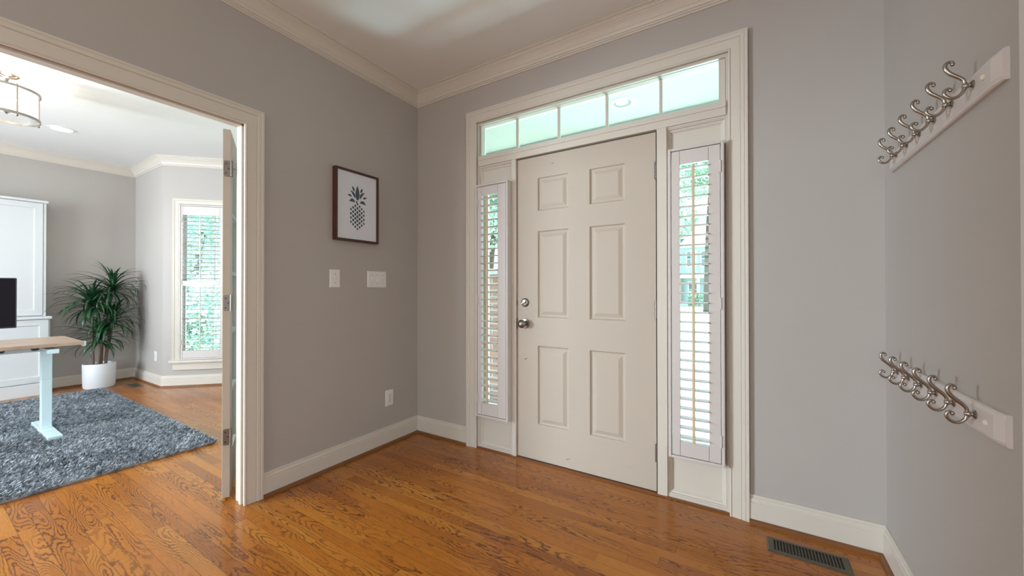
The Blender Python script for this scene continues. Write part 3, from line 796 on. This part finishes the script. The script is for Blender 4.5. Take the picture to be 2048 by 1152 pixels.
# ------------------------------------------------------------------ standing desk and monitor
dk = thing('standing_desk', 'standing desk with light wood top and white steel legs on the rug', 'desk', (-4.95, .05, .0125))
def L(x, y, z): return (x + 4.95, y - .05, z - .0125)
bm = BM(); x0, y0, z0 = L(-5.30, -.72, .712); x1, y1, z1 = L(-4.60, .83, .740)
box(bm, x0, x1, y0, y1, z0, z1)
obj('desk_top', bm, M['deskwood'], dk, bev=.003)
for yy in (.667, -.56):
    bm = BM(); x0, y0, _ = L(-5.175, yy - .038, 0); x1, y1, _ = L(-4.515, yy + .038, 0); box(bm, x0, x1, y0, y1, 0, .026)
    obj('foot', bm, M['deskmetal'], dk, bev=.003)
    bm = BM(); cx_, cy_, _ = L(-4.87, yy, 0); box(bm, cx_ - .040, cx_ + .040, cy_ - .0275, cy_ + .0275, .0262, .42)
    lg = obj('leg', bm, M['deskmetal'], dk, bev=.003)
    bm = BM(); box(bm, cx_ - .034, cx_ + .034, cy_ - .0225, cy_ + .0225, .41, .645)
    obj('inner_column', boxes([(cx_ - .040, cx_ + .040, cy_ - .0275, cy_ + .0275, .42, .648)]), M['deskmetal'], lg, bev=.003)
    bm.free()
    obj('top_bracket', boxes([(cx_ - .27, cx_ + .27, cy_ - .03, cy_ + .03, .648, .682)]), M['deskmetal'], dk, bev=.003)
obj('crossbar', boxes([(L(-4.91, 0, 0)[0], L(-4.83, 0, 0)[0], L(0, -.53, 0)[1], L(0, .64, 0)[1], .650, .679)]), M['deskmetal'], dk, bev=.002)
for y in (.42, .58):
    bm = BM(); lathe(bm, [(.022, 0), (.020, .012), (.012, .018)], 16, axis_mtx(L(-4.625, y, .712), (0, 0, -1))); obj('cable_grommet', bm, M['blackp'], dk, smooth=40)
bm = BM(); box(bm, *[q for a, b in zip(L(-4.66, .822, .700), L(-4.615, .842, .738)) for q in (a, b)])
obj('edge_clamp', bm, M['deskmetal'], dk, bev=.003)

mo = thing('computer_monitor', 'black flat monitor standing on the office desk', 'monitor', (-4.93, .22, .740))
obj('base', boxes([(-.09, .11, -.12, .12, 0, .010)]), M['blackp'], mo, bev=.004)
obj('stand', boxes([(-.035, -.012, -.03, .03, .010, .32)]), M['blackp'], mo, bev=.003)
bm = BM(); box(bm, -.012, .030, -.302, .302, .118, .510); obj('housing', bm, M['blackp'], mo, bev=.005)
obj('screen', boxes([(.0302, .0312, -.294, .294, .130, .502)]), M['screen'], mo)

# ------------------------------------------------------------------ white cabinets on the far wall
def shaker(bm, xf, ya, yb, za, zb, fr=.062):
    us = [ya, ya + fr, yb - fr, yb]; zs = [za, za + fr, zb - fr, zb]
    panel_face(bm, us, zs, {(1, 1)}, [(.0, .0005), (.003, .008), (.008, .0095), (.010, .0095)], lambda u, v, d: Vector((xf - d, u, v)))
    for a, b in (((ya, za), (yb, za)), ((yb, za), (yb, zb)), ((yb, zb), (ya, zb)), ((ya, zb), (ya, za))):
        bm.faces.new([bm.verts.new(p) for p in ((xf, a[0], a[1]), (xf, b[0], b[1]), (xf - .019, b[0], b[1]), (xf - .019, a[0], a[1]))])
lc = thing('storage_cabinet', 'white lower cabinet along the far office wall behind the desk', 'cabinet', (0, 0, 0))
obj('body', boxes([(XA + .002, -6.66, -1.10, .940, 0, .835)]), M['cab'], lc, bev=.002)
obj('plinth', boxes([(-6.662, -6.640, -1.10, .940, 0, .135)]), M['cab'], lc, bev=.003)
obj('cabinet_top', boxes([(XA + .002, -6.625, -1.11, .950, .836, .866)]), M['cab'], lc, bev=.004)
for ya, yb in ((.300, .925), (-.35, .294), (-1.09, -.356)):
    bm = BM(); shaker(bm, -6.640, ya, yb, .145, .830); obj('door', bm, M['cab'], lc)
uc = thing('bookcase_hutch', 'tall white upper cabinet standing on the lower office cabinet', 'cabinet', (0, 0, .867))
obj('body', boxes([(XA + .002, -6.70, -1.09, .912, 0, 1.255)]), M['cab'], uc, bev=.002)
obj('cornice', boxes([(XA + .002, -6.668, -1.10, .926, 1.255, 1.282)]), M['cab'], uc, bev=.004)
obj('side_stile', boxes([(-6.70, -6.684, .892, .912, 0, 1.255)]), M['cab'], uc, bev=.001)
for ya, yb in ((.300, .888), (-.35, .294), (-1.08, -.356)):
    bm = BM(); shaker(bm, -6.680, ya, yb, .012, 1.250, .058); obj('door', bm, M['cab'], uc)

# ------------------------------------------------------------------ potted dracaena
pp = thing('potted_dracaena', 'tall spiky green dracaena in a white round pot in the office corner', 'plant', (-6.585, 1.31, 0))
bm = BM(); lathe(bm, [(.118, 0), (.128, .004), (.137, .03), (.141, .285), (.138, .290), (.131, .290), (.129, .27), (.127, .255)], 40); pot = obj('pot', bm, M['pot'], pp, smooth=40)
bm = BM(); lathe(bm, [(.01, .252), (.127, .252), (.127, .262), (.10, .268), (.01, .272)], 32); obj('soil', bm, M['soil'], pp, smooth=60)
rp = random.Random(11)
def fol(center, n, Lm, up=.9, wmul=1):
    bm = BM(); cx_, cy_, cz_ = center
    for k in range(n):
        f = k / n; az = k * 2.39996 + rp.uniform(-.3, .3)
        el = R(78 - 100 * f + rp.uniform(-12, 12))       # young leaves upright, old ones droop
        ln = Lm * rp.uniform(.72, 1.12) * (.8 + .3 * math.sin(math.pi * min(1, f * 1.2)))
        wd = .0088 * rp.uniform(.8, 1.25) * wmul
        base = Vector((cx_ + math.cos(az) * .012, cy_ + math.sin(az) * .012, cz_ + .11 * (1 - f) - .02))
        dh = Vector((math.cos(az), math.sin(az), 0)); side = Vector((-math.sin(az), math.cos(az), 0))
        p = base.copy(); e = el; prev = None; N = 9; droop = rp.uniform(.10, .24)
        for s in range(N + 1):
            t = s / N
            ww = wd * (.75 + 1.1 * t) * (1 - t) ** .75 * 1.5 if t < 1 else .0003
            nrm = dh * (-math.sin(e)) + Vector((0, 0, 1)) * math.cos(e)
            cur = [bm.verts.new(p - side * ww + nrm * ww * .35), bm.verts.new(p), bm.verts.new(p + side * ww + nrm * ww * .35)]
            if prev:
                bm.faces.new((prev[0], prev[1], cur[1], cur[0])); bm.faces.new((prev[1], prev[2], cur[2], cur[1]))
            prev = cur
            st_ = dh * math.cos(e) + Vector((0, 0, 1)) * math.sin(e)
            p = p + st_ * (ln / N); e -= droop * (.5 + t * 1.2)
            # keep the leaf this side of the two walls
            lim = Vector((XA + .012, YC - .02, 0)) - Vector((-6.585, 1.31, 0))
            if p.x < lim.x: p.x = lim.x + .002 * s
            if p.y > lim.y: p.y = lim.y - .002 * s
    return bm
stems = [
    ([(0, -.050, .26), (.005, -.055, .45), (0, -.058, .66), (.0, -.058, .93)], (0, -.058, .95), 92, .40, .0115),
    ([(.03, -.015, .26), (.035, -.004, .40), (.035, -.004, .54)], (.035, -.005, .55), 66, .36, .0125),
    ([(-.02, .02, .26), (-.02, .028, .54), (-.02, .055, .80), (-.02, .112, 1.10)], (-.02, .115, 1.13), 84, .39, .0115),
    ([(.02, .048, .26), (.02, .058, .42), (.015, .085, .60), (.01, .100, .74)], (.01, .105, .76), 88, .39, .0140),
]
for P_s, c, n, Lm, rad in stems:
    bm = BM(); tube(bm, catmull(P_s, 6), rad, 10); obj('stem', bm, M['bark'], pp, smooth=60)
    obj('foliage', fol(c, n, Lm), M['leaf'], pp, smooth=60)

# ------------------------------------------------------------------ office ceiling fixtures
ch = thing('ceiling_light', 'round nickel and glass drum light hanging from the office ceiling', 'ceiling light', (-4.635, .440, ZC))
bm = BM(); lathe(bm, [(.062, 0), (.062, -.010), (.050, -.020), (.020, -.026), (.010, -.045), (.0095, -.10), (.016, -.105), (.016, -.118), (.009, -.122), (.008, -.27), (.012, -.28), (.002, -.292)], 28, cap=False)
obj('canopy', bm, M['nickel'], ch, smooth=40)
rr_ = .160
for z in (-.118, -.312):
    bm = BM(); lathe(bm, [(rr_ - .003, z - .009), (rr_ + .004, z - .009), (rr_ + .004, z + .009), (rr_ - .003, z + .009), (rr_ - .003, z - .009)], 48, cap=False)
    obj('ring', bm, M['nickel'], ch, smooth=30)
for k in range(4):
    a = R(12 + 90 * k); bm = BM(); tube(bm, [Vector((rr_ * math.cos(a), rr_ * math.sin(a), -.10)), Vector((rr_ * math.cos(a), rr_ * math.sin(a), -.325))], .0045, 8)
    lathe(bm, [(.001, -.008), (.008, 0), (.001, .008)], 12, Matrix.Translation((rr_ * math.cos(a), rr_ * math.sin(a), -.33)), cap=False)
    tube(bm, [Vector((.01 * math.cos(a), .01 * math.sin(a), -.105)), Vector((rr_ * math.cos(a), rr_ * math.sin(a), -.115))], .003, 8)
    obj('bar', bm, M['nickel'], ch, smooth=30)
bm = BM(); lathe(bm, [(rr_ - .012, -.125), (rr_ - .012, -.305)], 48, cap=False); obj('glass_shade', bm, M['lampglass'], ch, smooth=60)
for k in range(3):
    a = R(50 + 120 * k); x, y = .07 * math.cos(a), .07 * math.sin(a)
    bm = BM(); tube(bm, catmull([(0, 0, -.262), (x * .6, y * .6, -.280), (x, y, -.262)], 5), .004, 8); lathe(bm, [(.012, -.262), (.012, -.225)], 14, Matrix.Translation((x, y, 0)))
    arm = obj('lamp_arm', bm, M['nickel'], ch, smooth=40)
    bm = BM(); lathe(bm, [(.006, -.225), (.012, -.212), (.016, -.190), (.012, -.168), (.002, -.150)], 16, Matrix.Translation((x, y, 0)))
    obj('bulb', bm, M['bulb'], arm, smooth=60)
light('office_drum_glow', 'POINT', (-4.635, .440, ZC - .19), 9, (1, .86, .70), radius=.05)
rc = thing('recessed_light', 'lit round recessed light in the office ceiling', 'recessed light', (-5.76, .88, ZC))
bm = BM(); lathe(bm, [(.072, -.001), (.074, -.006), (.092, -.004), (.094, -.0005)], 40, cap=False); obj('trim_ring', bm, M['white'], rc, smooth=40)
bm = BM(); lathe(bm, [(.001, -.0035), (.072, -.0035), (.072, -.001)], 40); obj('lens', bm, M['canlens'], rc)
light('office_can', 'SPOT', (-5.76, .88, ZC - .02), 18, (1, .93, .85), direction=(0, 0, -1), radius=.06)
bpy.data.lights['office_can'].spot_size = R(120); bpy.data.lights['office_can'].spot_blend = .7

# ------------------------------------------------------------------ outside: porch
struct('floor_porch', boxes([(-3.0, 1.6, 2.46, 3.80, -.30, -.03)]), M['concrete'])
struct('ceiling_porch', boxes([(-3.0, 1.6, 2.42, 3.72, 2.70, 2.80)]), M['porch'])
struct('trim_12', boxes([(-3.0, 1.6, 3.56, 3.70, 2.655, 2.70), (-3.0, 1.6, 3.545, 3.56, 2.675, 2.70), (-3.0, 1.6, 2.42, 2.44, 2.66, 2.70)]), M['porch'], bev=.003)
pl_ = thing('recessed_light', 'unlit round recessed light in the porch ceiling above the transom', 'recessed light', (-.89, 3.18, 2.70))
bm = BM(); lathe(bm, [(.072, .03), (.072, -.004), (.100, -.005), (.102, 0)], 40, cap=False); obj('trim_ring', bm, M['white'], pl_, smooth=40)
bm = BM(); lathe(bm, [(.03, -.001), (.072, -.002)], 32, cap=True); obj('lens', bm, mat('can_recess_dark', (.20, .27, .26), .5), pl_)  # flat dark disc painted in place of the can's recessed inner wall
bm = BM(); lathe(bm, [(.002, -.004), (.050, -.004), (.050, -.002)], 32, Matrix.Translation((0, -.020, 0))); obj('bulb', bm, M['white'], pl_)
bp_ = thing('brick_pier', 'red brick porch pier seen through the left shutter', 'pier', (-2.32, 3.62, -.3))
obj('pier_body', boxes([(-.21, .21, -.21, .21, 0, 1.62)]), M['brick'], bp_)
obj('pier_cap', boxes([(-.24, .24, -.24, .24, 1.62, 1.68)]), M['concrete'], bp_, bev=.005)
pc = thing('porch_column', 'square white porch column behind the left shutter louvres', 'column', (-2.78, 3.60, -.03))
obj('shaft', boxes([(-.09, .09, -.09, .09, .16, 2.60)]), M['white'], pc, bev=.006)
obj('base', boxes([(-.12, .12, -.12, .12, 0, .16)]), M['white'], pc, bev=.006)
obj('capital', boxes([(-.12, .12, -.12, .12, 2.60, 2.72)]), M['white'], pc, bev=.006)

# ------------------------------------------------------------------ outside: ground, street, house, trees
GZ = -.5
struct('ground', boxes([(-80, 60, 2.9, 9.2, GZ - .2, GZ), (-80, 60, 16.0, 110, GZ - .2, GZ)]), M['grass'])
struct('street', boxes([(-80, 60, 9.2, 16.0, GZ - .2, GZ - .01)]), M['asphalt'])
struct('curb', boxes([(-80, 60, 15.7, 16.0, GZ - .1, GZ + .05), (-80, 60, 9.2, 9.45, GZ - .1, GZ + .03)]), M['concrete'])
struct('walkway', boxes([(-2.2, .9, 3.80, 4.6, GZ - .05, GZ + .25), (-1.6, .3, 4.6, 9.2, GZ - .05, GZ + .015)]), M['brick'])

hs = thing('neighbour_house', 'blue-grey two-storey house with white porch across the street', 'house', (-6.5, 46, GZ))
obj('walls', boxes([(-7, 7, 0, 9, 0, 7.2)]), M['siding'], hs)
bm = BM(); A = [bm.verts.new(p) for p in ((-7.5, -.5, 7.2), (7.5, -.5, 7.2), (7.5, 9.5, 7.2), (-7.5, 9.5, 7.2), (-7.5, 4.5, 10.6), (7.5, 4.5, 10.6))]
for f in ((0, 1, 5, 4), (2, 3, 4, 5), (1, 2, 5), (3, 0, 4), (0, 3, 2, 1)): bm.faces.new([A[i] for i in f])
obj('roof', bm, M['roof'], hs)
bm = BM(); A = [bm.verts.new(p) for p in ((-.2, -1.2, 6.2), (4.2, -1.2, 6.2), (2.0, -1.2, 8.8), (-.2, 2, 6.2), (4.2, 2, 6.2), (2.0, 2, 8.8))]
for f in ((0, 1, 2), (3, 5, 4), (0, 2, 5, 3), (1, 4, 5, 2), (0, 3, 4, 1)): bm.faces.new([A[i] for i in f])
obj('gable', bm, M['white'], hs)
obj('bay_wall', boxes([(0, 4, -1.0, 0, 3.2, 6.2)]), M['siding'], hs)
obj('ground_floor_brick', boxes([(-7, 0.2, -.12, 0, 0, 3.0)]), M['brick'], hs)
obj('porch_roof', boxes([(-.6, 7, -2.4, 0, 2.9, 3.35)]), M['white'], hs)
for x in (-.3, 2.0, 4.3, 6.7): obj('column', boxes([(x - .14, x + .14, -2.3, -2.02, .1, 2.9)]), M['white'], hs)
obj('porch_deck', boxes([(-.6, 7, -2.4, 0, 0, .25)]), M['concrete'], hs)
for (x, y, z, w_, h_) in ((1.2, -1.03, 4.2, .8, 1.5), (2.6, -1.03, 4.2, .8, 1.5), (-2.0, -.03, 4.2, .9, 1.5), (-4.8, -.03, 4.2, .9, 1.5), (5.6, -.03, 4.2, .9, 1.5), (1.3, -.03, .9, .9, 1.6), (3.2, -.03, .9, .9, 1.6), (-2.0, -.16, .9, 1.1, 1.5), (-4.8, -.16, .9, 1.1, 1.5)):
    wf = obj('window', boxes([(x - w_ / 2 - .1, x + w_ / 2 + .1, y - .05, y + .05, z - .1, z + h_ + .1)]), M['white'], hs)
    bm = boxes([(x - w_ / 2, x - .03, y - .08, y - .05, z, z + h_ / 2 - .03), (x + .03, x + w_ / 2, y - .08, y - .05, z, z + h_ / 2 - .03), (x - w_ / 2, x - .03, y - .08, y - .05, z + h_ / 2 + .03, z + h_), (x + .03, x + w_ / 2, y - .08, y - .05, z + h_ / 2 + .03, z + h_)])
    obj('pane', bm, M['darkglass'], wf)

def leaf_cloud(blobs, n, ls, seed):
    """leaf quads scattered in a set of ellipsoids (cx,cy,cz,rx,ry,rz)"""
    rng = np.random.default_rng(seed); b = np.array(blobs); vol = b[:, 3] * b[:, 4] * b[:, 5]; k = rng.choice(len(b), n, p=vol / vol.sum())
    d = rng.normal(size=(n, 3)); d /= np.linalg.norm(d, axis=1)[:, None]; r = rng.uniform(.55, 1, n) ** .5
    c = b[k, :3] + d * r[:, None] * b[k, 3:]
    u = rng.normal(size=(n, 3)); u /= np.linalg.norm(u, axis=1)[:, None]; v = np.cross(u, rng.normal(size=(n, 3))); v /= np.linalg.norm(v, axis=1)[:, None]
    s = ls * rng.uniform(.6, 1.3, n)[:, None]
    V = np.stack([c - u * s, c - v * s * .5, c + u * s, c + v * s * .5], 1).reshape(-1, 3)
    me = bpy.data.meshes.new('foliage'); me.vertices.add(n * 4); me.vertices.foreach_set('co', V.ravel())
    me.loops.add(n * 4); me.loops.foreach_set('vertex_index', np.arange(n * 4)); me.polygons.add(n)
    me.polygons.foreach_set('loop_start', np.arange(n) * 4); me.polygons.foreach_set('loop_total', np.full(n, 4)); me.update(calc_edges=True)
    return me
def plant(name, label, cat, loc, blobs, n, ls, seed, m, trunk=None, group=None):
    t = thing(name, label, cat, loc, 0, group)
    me = leaf_cloud(blobs, n, ls, seed); me.materials.append(m)
    o = bpy.data.objects.new('foliage', me); C.objects.link(o); o.parent = t
    if trunk:
        bm = BM(); tube(bm, catmull([(0, 0, -.1), (trunk[0] * .3, 0, trunk[1] * .5), (trunk[0], .1, trunk[1])], 5), lambda s: trunk[2] * (1 - .5 * s), 10)
        obj('trunk', bm, M['bark2'], t, smooth=60)
    return t
rt = random.Random(5)
def crown(h, r, k=9):
    return [(rt.uniform(-r, r) * .6, rt.uniform(-r, r) * .6, h + rt.uniform(-.5, .6) * r, r * rt.uniform(.4, .6), r * rt.uniform(.4, .6), r * rt.uniform(.35, .5)) for _ in range(k)]
plant('street_tree', 'tall leafy tree beside the house across the street', 'tree', (-9.5, 40, GZ), crown(9.5, 4.5, 12), 5000, .28, 1, M['tleaf'], (.3, 8, .35))
plant('street_tree', 'broad green tree seen above the right shutter louvres', 'tree', (-2.5, 30, GZ), crown(11.5, 4.0, 12), 12000, .13, 2, M['tleaf'], (.3, 10, .3))
plant('garden_tree', 'green yard tree seen above the brick porch pier', 'tree', (-7.2, 10.2, GZ), crown(4.6, 2.4, 12), 14000, .07, 3, M['tleaf'], (.2, 4, .14))
plant('garden_tree', 'dense bright tree outside the office bay window', 'tree', (-11.0, 3.7, GZ), crown(3.6, 2.6, 16), 22000, .055, 4, M['bleaf'], (.2, 3, .12))
plant('garden_shrub', 'leafy green shrub below the office bay window', 'shrub', (-8.6, 2.6, GZ), crown(1.0, .95, 12), 9000, .055, 6, M['bleaf'])
plant('house_shrub', 'round green shrub before the porch of the house across the street', 'shrub', (-4.6, 42.6, GZ), crown(.7, .9, 8), 2500, .10, 8, M['tleaf'])
